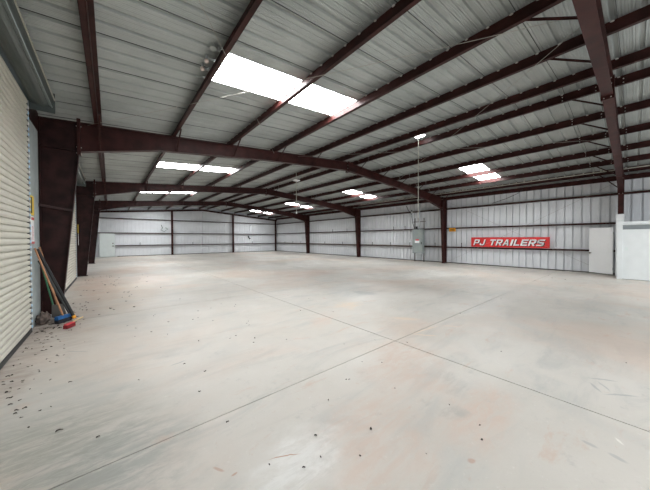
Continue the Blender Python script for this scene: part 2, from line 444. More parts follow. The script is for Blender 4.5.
# eave struts
for x, s, lab in ((XL+.08, 1, 'left'), (XR-.12, -1, 'right')):
    mb = MB(); z1 = zr(x)-.035
    mb.box((x-.05, Y_REAR+.02, z1-.2), (x+.05, Y_END-.02, z1))
    tag(mb.build('eave_strut', M['paint']), 'red-brown steel eave strut along the top of the %s wall' % lab, 'eave strut')

# ------------------------------------------------------------------ rigid frames
KL, KR = 3.47+DZ, 3.42+DZ
LBOT = [(-.50, KL), (1.0, 3.82+DZ), (4.0, 4.15+DZ), (RIDGE, 4.44+DZ)]
RBOT = [(RIDGE, 4.44+DZ), (12.0, 4.10+DZ), (14.4, 3.80+DZ), (16.15, KR)]
def rtop(x): return zr(x) - .004 - PD - .002
FW = .16   # flange width
FT = .014
def flange(mb, p0, p1, y, th=FT, wd=FW):
    """flange plate between two (x, z) points, width along Y"""
    a = Vector((p0[0], 0, p0[1])); b = Vector((p1[0], 0, p1[1])); d = (b-a).normalized(); nn = Vector((-d.z, 0, d.x))*th/2
    q = [a-nn, b-nn, b+nn, a+nn]
    mb.prism([(v.x, v.z) for v in q], 'y', y-wd/2, y+wd/2)
FL = ['nearest rigid steel frame, its rafter crossing overhead at far right',
      'second rigid steel frame with wide left column beside the leaning brooms',
      'third rigid steel frame, its left column just past the second shutter',
      'farthest rigid steel frame before the end wall']
for fi, y in enumerate(FR):
    T = thing('steel_frame', (RIDGE, y, 0), 'red-brown ' + FL[fi], 'steel frame', 'rigid steel frames')
    # left column
    c = MB(); ob, ot = -1.09, -1.09; ib, it = -.81, -.50
    c.prism([(ob, .02), (ib, .02), (it, KL), (it, rtop(it)), (ot, rtop(ot))], 'y', y-.006, y+.006)
    flange(c, (ob, .02), (ot, rtop(ot)), y); flange(c, (ib, .02), (it, KL), y); flange(c, (it, KL), (it, rtop(it)), y)
    flange(c, (ot, rtop(ot)-.01), (it, rtop(it)-.01), y)
    flange(c, (ot, KL), (it, KL), y, .012, FW-.02)
    co = c.build('column', M['paint_shaded'], T)
    bp_ = MB(); bp_.box((ob-.04, y-FW/2-.03, 0), (ib+.05, y+FW/2+.03, .02)); bp_.build('base_plate', M['paint_shaded'], co)
    # right column
    c = MB(); ob = 16.72; ib, it = 16.40, 16.15
    c.prism([(ib, .02), (ob, .02), (ob, rtop(ob)), (it, rtop(it)), (it, KR)], 'y', y-.006, y+.006)
    flange(c, (ob, .02), (ob, rtop(ob)), y); flange(c, (ib, .02), (it, KR), y); flange(c, (it, KR), (it, rtop(it)), y)
    flange(c, (it, rtop(it)-.01), (ob, rtop(ob)-.01), y); flange(c, (it, KR), (ob, KR), y, .012, FW-.02)
    co = c.build('column', M['paint'], T)
    bp_ = MB(); bp_.box((ib-.05, y-FW/2-.03, 0), (ob+.03, y+FW/2+.03, .02)); bp_.build('base_plate', M['paint'], co)
    if fi == 0:
        wsl = MB(); wsl.box((16.14, y-.095, .021), (16.71, y+.13, 2.58)); wo = wsl.build('casing', M['white'], T); wo['label'] = 'white boxed casing around the column foot'
    # rafters
    for bot, side in ((LBOT, -1), (RBOT, 1)):
        r = MB()
        top = [(x, rtop(x)) for x, _ in bot]
        r.prism(bot + top[::-1], 'y', y-.006, y+.006)
        for a, b in zip(bot, bot[1:]): flange(r, a, b, y)
        flange(r, (bot[0][0], rtop(bot[0][0])-.008), (bot[-1][0], rtop(bot[-1][0])-.008), y)
        for xx in PURLINS:   # web stiffeners at some purlins
            pass
        ro = r.build('rafter', M['paint'], T)
    # splice plates at knees and ridge
    for nm, x, z0, z1 in (('knee_plate', -.50, KL-.07, rtop(-.5)+.07), ('knee_plate', 16.15, KR-.08, rtop(16.15)+.05), ('ridge_plate', RIDGE, 4.36+DZ, rtop(RIDGE)+.02)):
        p = MB(); p.box((x-.03, y-FW/2-.015, z0), (x+.03, y+FW/2+.015, z1)); po = p.build(nm, M['paint'], T)
        copies('bolt', BOLT, [(x + (.035 if side_ else -.035), y+sy, zz) for side_ in (0, 1) for sy in (-.05, .05)
                              for zz in (z0+.03, z0+.16, z1-.16, z1-.05)], po)
    # flange braces: light angles from the rafter's lower flange up to the purlins
    def bot_z(x):
        pts = LBOT if x < RIDGE else RBOT
        for a, b in zip(pts, pts[1:]):
            if a[0] <= x <= b[0]: return a[1] + (b[1]-a[1])*(x-a[0])/(b[0]-a[0])
        return pts[-1][1]
    for k, x in enumerate(PURLINS):
        if k in (5,): continue
        for sy in (-1, 1):
            if fi == 0 and sy < 0: continue
            fbm = MB(); zb = bot_z(x)+.03; zp = zr(x)-PD+.03
            fbm.beam((x+.03, y+sy*.04, zb), (x+.03, y+sy*.60, zp), .035, .006); fbm.beam((x+.03, y+sy*.04, zb), (x+.03, y+sy*.60, zp), .006, .035)
            fbm.build('flange_brace', M['paint'], T)
            
# lateral strut lines on the two left columns (angle across the web)
for y in FR[1:2]:
    mb = MB(); mb.beam((-1.30, y-.30, 2.32), (-.62, y-.09, 2.22), .05, .05)
    tag(mb.build('column_brace', M['paint_shaded']), 'dark angle brace across the web of the wide left column', 'brace')

# ------------------------------------------------------------------ girts and end posts
GZ = [(.96, 'lowest'), (2.12, 'middle'), (3.45, 'topmost')]
GR = {'lowest': .03, 'middle': .08, 'topmost': 0}
def girt(mb, axis, fixed, a, b, z, s):
    """C section; web toward the room, flanges toward the sheet"""
    h = .2
    p = [(fixed, z), (fixed, z+.075), (fixed+.19*s, z+.075), (fixed+.19*s, z+.067), (fixed+.01*s, z+.067), (fixed+.01*s, z+.008), (fixed+.19*s, z+.008), (fixed+.19*s, z)]
    if axis == 'y': mb.prism(p, 'y', a, b)
    else: mb.prism(p, 'x', a, b)
for z, nm in GZ:
    mb = MB(); girt(mb, 'y', XR-.2, -6.9, Y_END-.25, z+GR[nm], 1)
    tag(mb.build('wall_girt', M['paint']), 'red-brown %s girt running along the right wall' % nm, 'wall girt', 'girts of the right wall')
    mb = MB(); a = .36 if z < 2.1 else XL+.05
    girt(mb, 'x', Y_END-.2, a, XR-.25, z, 1)
    tag(mb.build('wall_girt', M['paint']), 'red-brown %s girt running along the far end wall' % nm, 'wall girt', 'girts of the end wall')
for (a, b, zz, lab) in ((14.6, 30.0, .95, 'lowest'), (14.6, 30.0, 2.10, 'middle'), (7.0, 9.0, 2.35, 'short')):
    mb = MB(); 
    p = [(XL+.17, zz), (XL+.17, zz+.075), (XL+.01, zz+.075), (XL+.01, zz)]
    mb.prism(p, 'y', a, b)
    tag(mb.build('wall_girt', M['paint_shaded']), 'dark %s girt on the left wall behind the columns' % lab, 'wall girt')
# raked gable girt under the roof at the end wall
mb = MB()
for a, b in ((XL+.05, RIDGE), (RIDGE, XR-.05)):
    mb.beam((a, Y_END-.11, zr(a)-.32), (b, Y_END-.11, zr(b)-.32), .16, .16)
tag(mb.build('gable_rafter', M['paint']), 'red-brown raked rafter along the top of the end wall', 'gable rafter')
for x, lab in ((4.85, 'left'), (11.05, 'right')):
    mb = MB(); y = Y_END-.33; z1 = zr(x)-.40
    mb.box((x-.006, y-.1, .01), (x+.006, y+.1, z1)); mb.box((x-.08, y-.11, .01), (x+.08, y-.095, z1)); mb.box((x-.08, y+.095, .01), (x+.08, y+.11, z1))
    mb.box((x-.12, y-.13, 0), (x+.12, y+.12, .012))
    tag(mb.build('wall_post', M['paint']), 'red-brown steel post of end wall, %s of the two between corners' % lab, 'wall post', 'end wall posts')
mb = MB(); mb.box((16.55, Y_END-.34, 0), (16.72, Y_END-.22, zr(16.6)-.4)); mb.box((16.60, Y_END-.40, 0), (16.67, Y_END-.34, zr(16.6)-.4))
tag(mb.build('wall_post', M['paint']), 'red-brown steel post in the far right corner', 'wall post', 'end wall posts')

# ------------------------------------------------------------------ brace rods
def rod(name, p0, p1, r, m, label, cat='brace rod', group=None):
    mb = MB(); p0 = Vector(p0); p1 = Vector(p1); pts = []
    for i in range(9):
        t_ = i/8; p = p0.lerp(p1, t_); p.z -= .04*4*t_*(1-t_); pts.append(p)
    mb.path(pts, r, 5)
    return tag(mb.build(name, m, smooth=True), label, cat, group)
zt = lambda x: zr(x) - .26
rod('brace_rod', (4.8, .5, zt(4.8)), (-.35, 7.75, zt(-.35)), .0042, M['cable'], 'thin steel roof rod from overhead rafter towards the wide left column', group='roof brace rods')
rod('brace_rod', (-1.0, .6, zt(-1.0)-.03), (4.25, 7.75, zt(4.25)-.03), .0042, M['cable'], 'thin steel roof rod crossing in front of the largest skylight', group='roof brace rods')
rod('brace_rod', (5.1, .5, zt(5.1)), (11.2, 7.75, zt(11.2)), .0042, M['cable'], 'thin steel roof rod running under the ridge away from near rafter', group='roof brace rods')
rod('brace_rod', (11.2, .5, zt(11.2)-.03), (5.2, 7.75, zt(5.2)-.03), .0042, M['cable'], 'thin steel roof rod crossing right of ridge beneath the purlins', group='roof brace rods')
rod('brace_rod', (16.1, .5, 3.9), (16.66, 7.6, .15), .0042, M['cable'], 'thin diagonal wall rod down to foot of column left of the red sign', group='wall brace rods')
rod('brace_rod', (16.66, .9, .15), (16.5, 7.6, 3.9), .0042, M['cable'], 'thin diagonal wall rod rising from white door to column top', group='wall brace rods')

# conduits
mb = MB(); mb.path([(15.25, -6.5, rtop(15.25)+.03), (15.25, 14.0, rtop(15.25)+.03)], .02, 8)
for y in (.9, 3.4, 6.2, 10, 13): mb.box((15.235, y-.02, rtop(15.25)+.04), (15.265, y+.02, zr(15.25)-.03))
tag(mb.build('conduit', M['conduit']), 'long pale conduit pipe hung under the roof near right eave', 'conduit')
mb = MB(); mb.path([(16.82, 8.1, 1.087), (16.82, 29.9, 1.087)], .02, 6)
tag(mb.build('conduit', M['conduit']), 'pale conduit lying along the lowest girt beyond the sign column', 'conduit')
mb = MB(); mb.path([(16.80, -1.0, 3.54), (16.80, 15.0, 3.54)], .014, 6)
tag(mb.build('conduit', M['conduit']), 'thin conduit along the topmost girt of right wall', 'conduit')
mb = MB(); mb.path([(16.3, 3.7, 4.10), (16.5, 3.95, 3.95), (16.6, 4.5, 3.75), (16.72, 5.2, 3.58)], .012, 6)
tag(mb.build('cable', M['black']), 'black cable drooping from eave to topmost girt above the sign', 'cable')

# pegs / hooks standing on the girts
def peg(x, y, z, axis, lab, g):
    mb = MB(); mb.box((x-.02, y-.03, z), (x+.02, y+.03, z+.02)); mb.tube((x, y, z+.02), (x, y, z+.20), .018, 6); mb.ball((x, y, z+.21), .028, 6, 4)
    return tag(mb.build('girt_hook', M['black']), lab, 'hook', g)
ORD = ['first', 'second', 'third', 'fourth', 'fifth', 'sixth', 'seventh', 'eighth', 'ninth', 'tenth']
for i, y in enumerate((28.0, 26.2, 24.5, 20.2, 17.6, 14.0, 12.2, 10.5, 8.6, 6.9)):
    peg(16.81, y, .99+.076, 'y', 'small dark upright hook on lowest girt of right wall, %s from the far corner' % ORD[i], 'hooks on the lowest right girt')
for i, y in enumerate((19.0, 17.0, 15.9, 11.9, 10.9)):
    peg(16.81, y, 2.20+.076, 'y', 'small dark upright hook on middle girt of right wall, %s from the far corner' % ORD[i], 'hooks on the middle right girt')
for i, x in enumerate((2.2, 6.8, 13.5)):
    peg(x, Y_END-.14, .96+.076, 'x', 'small dark upright hook on lowest girt of the end wall, %s from its left' % ORD[i], 'hooks on the lowest end girt')

# ------------------------------------------------------------------ roll-up doors on the left
def shutter(num, y0, y1, ztop, lab):
    T = thing('door_%d' % num, (-1.06, (y0+y1)/2, 0), lab, None, kind='structure')
    xc = -1.07; sh = .092; mb = MB(); z = .05; prof = []
    while z < ztop:
        prof += [(xc-.022, z), (xc+.006, z+.010), (xc+.014, z+.035), (xc+.012, z+.060), (xc+.004, z+.080), (xc-.022, z+.086)]
        z += sh
    n_ = len(prof)
    mb.add([(x, y0, zz) for x, zz in prof] + [(x, y1, zz) for x, zz in prof], [(i, i+1, n_+i+1, n_+i) for i in range(n_-1)])
    cu = mb.build('curtain', M['curtain'], T, fix=False)
    b = MB(); b.box((xc-.025, y0, 0), (xc+.02, y1, .07)); b.build('bottom_bar', M['black'], T)
    # guide angles at both jambs
    for y, s in ((y1, 1), (y0, -1)):
        g = MB(); a, c = sorted((y+.005*s, y+.075*s))
        g.box((xc-.06, a, 0), (xc-.045, c, ztop)); 
        a, c = sorted((y+.065*s, y+.078*s)); g.box((xc-.06, a, 0), (xc+.012, c, ztop))
        g.build('guide', M['galv'], T)
        if s > 0:
            z = .09; k = 0
            protos_ = []
            for mt in (M['galv_blue'], M['white']):
                cl = MB(); cl.box((xc+.006, y-.004, -.020), (xc+.022, y+.040, .020)); o = cl.build('slat_end_clip', mt, T); protos_.append(o)
            base_l = protos_[0].location.copy(); used_ = [False, False]
            while z < ztop-.1:
                src = protos_[1 if k % 3 == 2 else 0]; w_i = protos_.index(src)
                o = src if not used_[w_i] else src.copy()
                if used_[w_i]: COL.objects.link(o)
                used_[w_i] = True; o.location = base_l + Vector((0, 0, z)); z += sh; k += 1
        dk = MB(); a, c = sorted((y, y+.060*s)); dk.box((xc-.035, a, 0), (xc+.004, c, ztop)); dk.build('guide_liner', M['black'], T)
    # barrel hood
    hb = MB(); cx, cz, r = -.92, ztop+.14, .172; seg = []
    for j in range(22):
        a_ = math.radians(-135 + j*12.5); seg.append((cx+r*math.cos(a_), min(cz+r*math.sin(a_), zr(cx)-.01)))
    hb.prism(seg + [(-1.22, cz)], 'y', y0-.05, y1+.10)
    hd = hb.build('hood', M['hood'], T)
    st = MB()
    st.beam((cx+r*.66, y0, cz-r*.76), (cx+r*.66, y1+.1, cz-r*.76), .012, .09, up=(1,0,-.9)); st.build('hood_highlight', M['hood_light'], T)  # pale strip painting the highlight along the hood
    lp = MB(); lp.box((cx+r-.004, y0, cz-.03), (cx+r+.012, y1+.1, cz-.012)); lp.build('hood_lip', M['conduit'], T)
    br = MB(); br.box((-1.24, y1+.10, ztop-.12), (-.74, y1+.112, ztop+.24)); br.build('bracket_plate', M['hood'], T)
    bt = MB(); bt.tube((cx-.16, y1+.112, ztop+.02), (cx-.16, y1+.16, ztop+.02), .035, 8); bt.build('barrel_bolt', M['black'], T)
    return T
shutter(1, 1.2, 6.66, 4.0, 'cream roll-up shutter door nearest the camera on the left')
shutter(2, 9.2, 14.45, 3.9, 'second cream roll-up shutter door, between the left columns')

# jamb flashing panels by the columns
mb = MB(); mb.box((-1.30, 6.80, 0), (-1.085, 7.62, 3.75))
tag(mb.build('trim_1', M['jamb']), 'pale jamb panel between the first shutter and column', kind='structure')
mb = MB(); mb.box((-1.30, 14.58, 0), (-1.085, 15.10, 3.7))
tag(mb.build('trim_2', M['jamb']), 'pale jamb panel between the second shutter and column', kind='structure')
mb = MB(); mb.box((-1.32, 1.0, 4.02), (-1.25, 9.0, 4.2)); 
tag(mb.build('trim_3', M['hood']), 'header flashing above the first shutter', kind='structure')

mb = MB(); mb.box((-1.30, 7.63, 0), (-1.09, 7.76, 4.15)); mb.box((-1.34, 6.9, 3.76), (-1.09, 7.62, 4.15))  # narrow dark filler stands in for the shaded gap beside the column
tag(mb.build('trim_4', M['paint_shaded']), 'dark filler channel for the shaded gap beside the wide left column', kind='structure')
# caution sticker and door safety notice on the jamb
T = thing('warning_sticker', (-1.08, 7.0, 2.05), 'yellow and black warning sticker on the near shutter jamb', 'sticker')
a = MB(); a.box((-1.084, 6.90, 2.04), (-1.078, 7.14, 2.39)); a.build('backing', M['yellow'], T)
a = MB(); a.box((-1.078, 6.90, 2.07), (-1.075, 6.98, 2.36)); a.build('stripe', M['black'], T)
T = thing('safety_notice', (-1.08, 7.0, 1.7), 'narrow white safety notice with red print below yellow sticker', 'notice')
a = MB(); a.box((-1.084, 6.90, 1.54), (-1.078, 7.14, 2.02)); a.build('backing', M['white'], T)
a = MB(); a.box((-1.078, 6.92, 1.95), (-1.075, 7.12, 2.0)); a.box((-1.078, 6.92, 1.52), (-1.075, 7.0, 1.56)); a.box((-1.078, 7.04, 1.52), (-1.075, 7.12, 1.56))
a.build('red_print', M['labelred'], T)
a = MB()
for k in range(12): a.box((-1.078, 6.96, 1.60+k*.021), (-1.075, 7.08-.02*(k % 3), 1.606+k*.021))
a.build('fine_print', M['labelred'], T)
# second door's yellow sticker and notice
T = thing('warning_sticker', (-1.1, 14.6, 1.9), 'yellow warning sticker on the second shutter jamb', 'sticker')
a = MB(); a.box((-1.005, 14.53, 1.85), (-.995, 14.62, 2.20)); a.build('backing', M['yellow'], T)
a = MB(); a.box((-.997, 14.53, 1.36), (-.992, 14.60, 1.83)); o = a.build('notice_sheet', M['white'], T); o['label'] = 'white notice under the yellow sticker'

# ------------------------------------------------------------------ personnel doors
T = thing('door_3', (-.2, Y_END-.26, 0), 'pale grey-green personnel door in the far end wall', None, kind='structure')
a = MB(); yy = Y_END-.30
a.box((-.66, yy, .03), (.28, yy+.05, 2.06)); a.build('leaf', M['offwhite'], T)
a = MB(); a.box((-.72, yy-.02, 0), (-.66, yy+.2, 2.12)); a.box((.28, yy-.02, 0), (.34, yy+.2, 2.12)); a.box((-.72, yy-.02, 2.06), (.34, yy+.2, 2.12)); a.build('frame', M['offwhite'], T)
a = MB(); a.tube((.20, yy, 1.22), (.20, yy-.03, 1.22), .05, 10); a.ball((.20, yy-.05, .98), .05, 8, 6); a.build('knob', M['brass'], T, smooth=True)

T = thing('door_4', (16.45, .9, 0), 'white personnel door standing ajar against the right wall', None, kind='structure')
a = MB(); hx, hy = 16.22, .58; ex, ey = 16.66, 1.30
a.beam((hx, hy, 1.05), (ex, ey, 1.05), .045, 1.98); o = a.build('leaf', M['doorwhite'], T)
a = MB(); d = (Vector((ex, ey, 0))-Vector((hx, hy, 0))).normalized(); nrm = Vector((-d.y, d.x, 0))
kp = Vector((ex, ey, .93)) - d*.07
a.tube(kp + nrm*.02, kp + nrm*.07, .012, 8); a.ball(kp + nrm*.09, .032, 8, 6); a.build('knob', M['brass'], T, smooth=True)
a = MB()
for z in (.3, 1.05, 1.8): a.tube((hx-.01, hy-.01, z-.05), (hx-.01, hy-.01, z+.05), .014, 8)
a.build('hinge', M['galv'], T)

# white partition at the right edge
T = thing('white_partition', (15.2, -.8, 0), 'white panelled partition with top rail at the right edge of view', 'partition')
a = MB(); a.box((15.14, .30, 0), (15.26, .44, 2.24)); a.box((15.11, .28, 2.24), (15.29, .46, 2.29)); a.build('post', M['partwhite'], T)
a = MB(); a.box((15.20, -6.0, .02), (15.26, .30, 1.90)); a.box((15.185, -6.0, 1.86), (15.27, .30, 1.92)); a.build('panel', M['partwhite'], T)
a = MB(); a.box((15.16, -6.0, 2.14), (15.28, .30, 2.22)); a.tube((15.15, -6.0, 2.11), (15.15, .30, 2.11), .022, 10); a.build('top_rail', M['partwhite'], T)
a = MB(); a.box((15.30, -6.0, 0), (15.33, .30, 2.2)); a.build('lining', M['recess'], T)
a = MB(); a.box((15.188, .16, 1.12), (15.20, .24, 1.24)); a.box((15.183, .19, 1.16), (15.188, .21, 1.20)); a.build('switch', M['offwhite'], T)

# ------------------------------------------------------------------ sign
T = thing('banner_sign', (16.62, 4.4, 1.03), 'long red banner sign with white slanted lettering on right wall', 'sign')
a = MB(); sx = 16.66
a.box((sx, 2.68, 1.09), (sx+.03, 6.28, 1.65)); a.build('board', M['red'], T)
a = MB()
for (p, q) in (((sx-.004, 2.68, 1.09), (sx, 6.28, 1.102)), ((sx-.004, 2.68, 1.638), (sx, 6.28, 1.65))): a.box(p, q)
a.build('edge_strip', M['labelred'], T)
# letters: strokes on a 0..1 by 0..1 grid
LET = {
 'P': [[(0,0),(0,1),(.26,1),(.26,0)], [(.2,1),(.85,1),(1,.88),(1,.46),(.85,.32),(.2,.32),(.2,.52),(.72,.52),(.72,.80),(.2,.80)]],
 'J': [[(.72,1),(1,1),(1,.18),(.82,0),(.15,0),(0,.15),(0,.38),(.26,.38),(.26,.2),(.72,.2)]],
 'T': [[(0,1),(1,1),(1,.78),(0,.78)], [(.37,.8),(.63,.8),(.63,0),(.37,0)]],
 'R': [[(0,0),(0,1),(.26,1),(.26,0)], [(.2,1),(.85,1),(1,.88),(1,.50),(.85,.36),(.2,.36),(.2,.54),(.72,.54),(.72,.80),(.2,.80)], [(.42,.38),(.70,.38),(1.02,0),(.70,0)]],
 'A': [[(0,0),(.34,1),(.56,1),(.26,0)], [(.44,1),(.66,1),(1,0),(.74,0)], [(.2,.20),(.8,.20),(.8,.38),(.2,.38)]],
 'I': [[(.1,0),(.1,1),(.9,1),(.9,0)]],
 'L': [[(0,0),(0,1),(.28,1),(.28,0)], [(.2,0),(1,0),(1,.22),(.2,.22)]],
 'E': [[(0,0),(0,1),(.28,1),(.28,0)], [(.2,0),(1,0),(1,.21),(.2,.21)], [(.2,.40),(.92,.40),(.92,.60),(.2,.60)], [(.2,.79),(1,.79),(1,1),(.2,1)]],
 'S': [[(.12,1),(1,1),(1,.79),(.12,.79)], [(0,.88),(.12,1),(.28,1),(.28,.42),(.12,.40),(0,.5)], [(.1,.40),(.9,.40),(.9,.60),(.1,.60)], [(.72,.58),(.88,.60),(1,.5),(1,.12),(.88,0),(.72,0)], [(0,0),(.88,0),(.88,.21),(0,.21)]],
}
def word(text, y_left, y_right, z0, z1, x):
    wd = {'I': .42, ' ': .55, 'J': .85, 'L': .9}
    adv = [wd.get(c, 1.) for c in text]; gap = .17
    tot = sum(adv) + gap*(len(text)-1); sc_ = (y_left-y_right)/(tot + .35); u = 0.
    for c, ad2 in zip(text, adv):
        if c != ' ':
            mb = MB()
            for poly in LET[c]:   # reading direction runs towards -Y; letters lean to the right
                for mi, thick, off, dy, dz in ((1, .003, .001, -.035, -.03), (0, .006, .004, 0, 0)):
                    pts = [(y_left - (u + px_*ad2 + .35*pz)*sc_ + dy, z0 + pz*(z1-z0) + dz) for px_, pz in poly]
                    mb.prism(pts, 'x', x-off-thick, x-off, mi)
            o = mb.build('letter', [M['signwhite'], M['signblack']], T); o['label'] = 'white slanted letter %s with black shadow' % c
        u += ad2 + gap
word('PJ TRAILERS', 6.17, 2.84, 1.19, 1.53, sx)

# orange tag by the column
T = thing('orange_sign', (16.6, 7.45, 2.0), 'small orange-yellow plate hung on middle girt beside the column', 'sign')
a = MB(); a.box((16.70, 7.22, 2.03), (16.72, 7.62, 2.25)); a.build('plate', M['orange'], T)
a = MB(); a.box((16.696, 7.28, 2.10), (16.70, 7.56, 2.12)); a.box((16.696, 7.30, 2.15), (16.70, 7.54, 2.17)); a.build('print', M['signblack'], T)

# ------------------------------------------------------------------ electrical cabinet
T = thing('electrical_cabinet', (16.3, 9.5, 0), 'tall grey electrical cabinet on steel stand against right wall', 'electrical cabinet')
a = MB(); a.box((16.20, 9.16, .58), (16.42, 9.92, 2.22)); a.build('body', M['panelgrey'], T)
a = MB(); a.box((16.175, 9.18, .61), (16.20, 9.90, 2.19)); do = a.build('cabinet_door', M['panelgrey'], T)
a = MB(); a.box((16.15, 9.21, 1.20), (16.175, 9.25, 1.36)); a.build('handle', M['black'], do)
a = MB(); a.box((16.169, 9.38, 1.28), (16.175, 9.72, 1.44)); o = a.build('label_plate', M['white'], T)
a = MB(); a.box((16.169, 9.42, 1.44), (16.175, 9.66, 1.54)); o = a.build('warning_label', M['labelred'], T)
for y in (9.20, 9.88):
    a = MB(); a.box((16.43, y-.025, 0), (16.48, y+.025, 3.0)); a.box((16.40, y-.05, 0), (16.51, y+.05, .012)); a.build('stand_post', M['cable_dark'], T)
a = MB(); a.box((16.42, 9.1, 2.72), (16.46, 9.98, 2.77)); a.build('crossbar', M['cable_dark'], T)
a = MB(); a.box((16.30, 9.36, .12), (16.42, 9.68, .50)); a.build('lower_box', M['galv'], T)
a = MB(); a.path([(16.3, 9.45, 2.21), (16.3, 9.45, 3.3), (16.35, 9.45, 3.9), (16.35, 9.45, 4.0)], .035, 8); a.build('riser_pipe', M['galv'], T, smooth=True)
a = MB(); a.tube((16.28, 9.65, 2.21), (16.28, 9.65, 2.42), .07, 8); a.build('pipe_fitting', M['black'], T)
a = MB(); a.path([(16.3, 9.80, 2.21), (16.35, 10.0, 2.7), (16.4, 10.1, 3.3), (16.35, 10.35, 3.6), (16.2, 10.4, 3.9)], .02, 6); a.build('cable_loop', M['black'], T, smooth=True)
# small lamp near cabinet
T = thing('wall_lamp', (16.4, 10.1, 3.45), 'small white bulb lamp hanging above the grey electrical cabinet', 'lamp')
a = MB(); a.tube((16.4, 10.1, 3.50), (16.4, 10.1, 3.60), .03, 8); a.build('socket', M['black'], T)
a = MB(); a.ball((16.4, 10.1, 3.44), .06, 10, 8); a.build('bulb', M['white'], T, smooth=True)

# ------------------------------------------------------------------ hanging cords
T = thing('drop_cord', (8.25, 4.8, 4.7), 'long pale drop cord hanging from ridge purlin, seen above grey cabinet', 'drop cord')
a = MB(); a.path([(8.20, 4.80, zr(8.2)-.01), (8.20, 4.80, 3.4), (8.20, 4.80, 2.30)], .011, 6); a.build('cord', M['conduit'], T)
a = MB(); a.tube((8.20, 4.80, 2.20), (8.20, 4.80, 2.31), .018, 8); a.build('socket', M['cable'], T)
T = thing('drop_cord', (7.35, 11.1, 4.7), 'drop cord with short white bar hanging from ridge beyond second rafter', 'drop cord')
a = MB(); a.path([(7.35, 11.1, zr(7.35)-.01), (7.35, 11.1, 3.6), (7.35, 11.1, 2.95)], .014, 6); a.build('cord', M['conduit'], T)
a = MB(); a.box((7.20, 10.98, 4.55), (7.50, 11.22, 4.60)); a.build('ceiling_rose', M['white'], T)
a = MB(); a.tube((7.35, 11.1, 2.88), (7.35, 11.1, 2.98), .03, 8); a.build('socket', M['white'], T)

# twin lamp fixture beside the left skylight
T = thing('twin_lamp', (1.15, 4.1, 4.35), 'twin spot lamp with round box beside the largest skylight', 'lamp')
a = MB(); a.tube((1.22, 4.06, zr(1.22)-.005), (1.22, 4.06, zr(1.22)-.06), .055, 8); a.build('junction_box', M['roof'], T)
for yy in (4.34, 4.58):
    a = MB(); a.tube((1.20, yy, zr(1.2)-.005), (1.20, yy, zr(1.2)-.07), .02, 8); so = a.build('lamp_holder', M['galv'], T)
    a = MB(); a.ball((1.20, yy, zr(1.2)-.10), .036, 8, 6); a.build('bulb', M['lampglass'], so, smooth=True)
# small white tag on first purlin
mb = MB(); mb.box((-.26, 8.75, 4.12), (-.14, 8.93, 4.181))
tag(mb.build('junction_box', M['white']), 'small white box under the first purlin behind second frame', 'junction box')
# dark bits on the end wall
mb = MB(); mb.path([(13.0, Y_END-.06, 1.95), (13.05, Y_END-.1, 1.75), (13.25, Y_END-.08, 1.6)], .07, 6)
tag(mb.build('wall_clamp', M['black']), 'black clamp hung on far end wall near right corner', 'clamp')
mb = MB(); mb.path([(3.95, Y_END-.08, 3.0), (4.05, Y_END-.09, 2.7), (3.9, Y_END-.1, 2.5), (4.2, Y_END-.1, 2.35), (4.5, Y_END-.09, 2.6), (4.3, Y_END-.08, 2.75)], .035, 6)
tag(mb.build('cable', M['panelgrey']), 'grey looped cable on end wall beside the left post', 'cable')

# ------------------------------------------------------------------ brooms and poles leaning by the first shutter
def pole(p0, p1, r, m, parent, nm='handle'):
    a = MB(); a.tube(p0, p1, r, 10); return a.build(nm, m, parent, smooth=False)
T = thing('push_broom', (-.72, 6.8, 0), 'blue-headed push broom leaning by the near shutter jamb', 'broom')
c0 = Vector((-.79, 6.94, .10)); c1 = Vector((-.63, 7.12, .10))
a = MB(); a.beam(c0, c1, .075, .075); a.build('block', M['blue'], T)
a = MB(); a.beam(c0+Vector((.0,0,-.055)), c1+Vector((0,0,-.055)), .085, .075); a.build('bristles', M['brush_dark'], T)
pole((-.71, 7.03, .13), (-1.06, 7.03, 1.44), .014, M['wood'], T)
T = thing('dust_brush', (-.55, 6.5, 0), 'red-bristled hand brush with pale wooden handle lying on floor', 'brush')
a = MB(); a.beam((-.625, 6.44, .04), (-.535, 6.60, .04), .07, .06); a.build('bristles', M['brush_red'], T)
a = MB(); a.beam((-.625, 6.44, .08), (-.535, 6.60, .08), .05, .022); a.build('block', M['labelred'], T)
pole((-.55, 6.57, .09), (-.44, 7.08, .04), .013, M['wood_pale'], T)
T = thing('black_pole', (-.59, 7.05, 0), 'thick black pole with orange tip leaning against the jamb', 'pole')
pole((-.565, 7.05, .09), (-1.04, 7.08, 1.42), .026, M['black'], T, 'shaft')
a = MB(); a.tube((-.572, 7.05, .105), (-.550, 7.053, .045), .030, 10); a.build('tip', M['orange'], T)
T = thing('grey_pole', (-.62, 7.2, 0), 'dark grey tube leaning behind the black pole', 'pole')
pole((-.60, 7.18, .05), (-1.04, 7.24, 1.20), .024, mat('dark_grey_tube', (.07,.075,.075), .4), T, 'shaft')
a = MB(); a.tube((-.60, 7.18, .055), (-.587, 7.182, .02), .026, 10); a.build('cap', M['black'], T)
T = thing('shovel', (-.85, 7.33, 0), 'wooden-handled shovel leaning against column with blade on floor', 'shovel')
pole((-.82, 7.36, .30), (-1.05, 7.36, 1.45), .016, M['wood'], T)
a = MB(); a.add([(-.90,7.36,.30),(-.74,7.36,.30),(-.70,7.33,.10),(-.78,7.32,.015),(-.90,7.33,.06),(-.90,7.38,.30),(-.74,7.38,.30),(-.70,7.35,.10),(-.78,7.34,.015),(-.90,7.35,.06)],
     [(0,1,2,3,4),(9,8,7,6,5),(0,5,6,1),(1,6,7,2),(2,7,8,3),(3,8,9,4),(4,9,5,0)]); a.build('blade', M['cable_dark'], T)
T = thing('rake', (-.9, 7.3, 0), 'green-handled rake leaning among the brooms', 'rake')
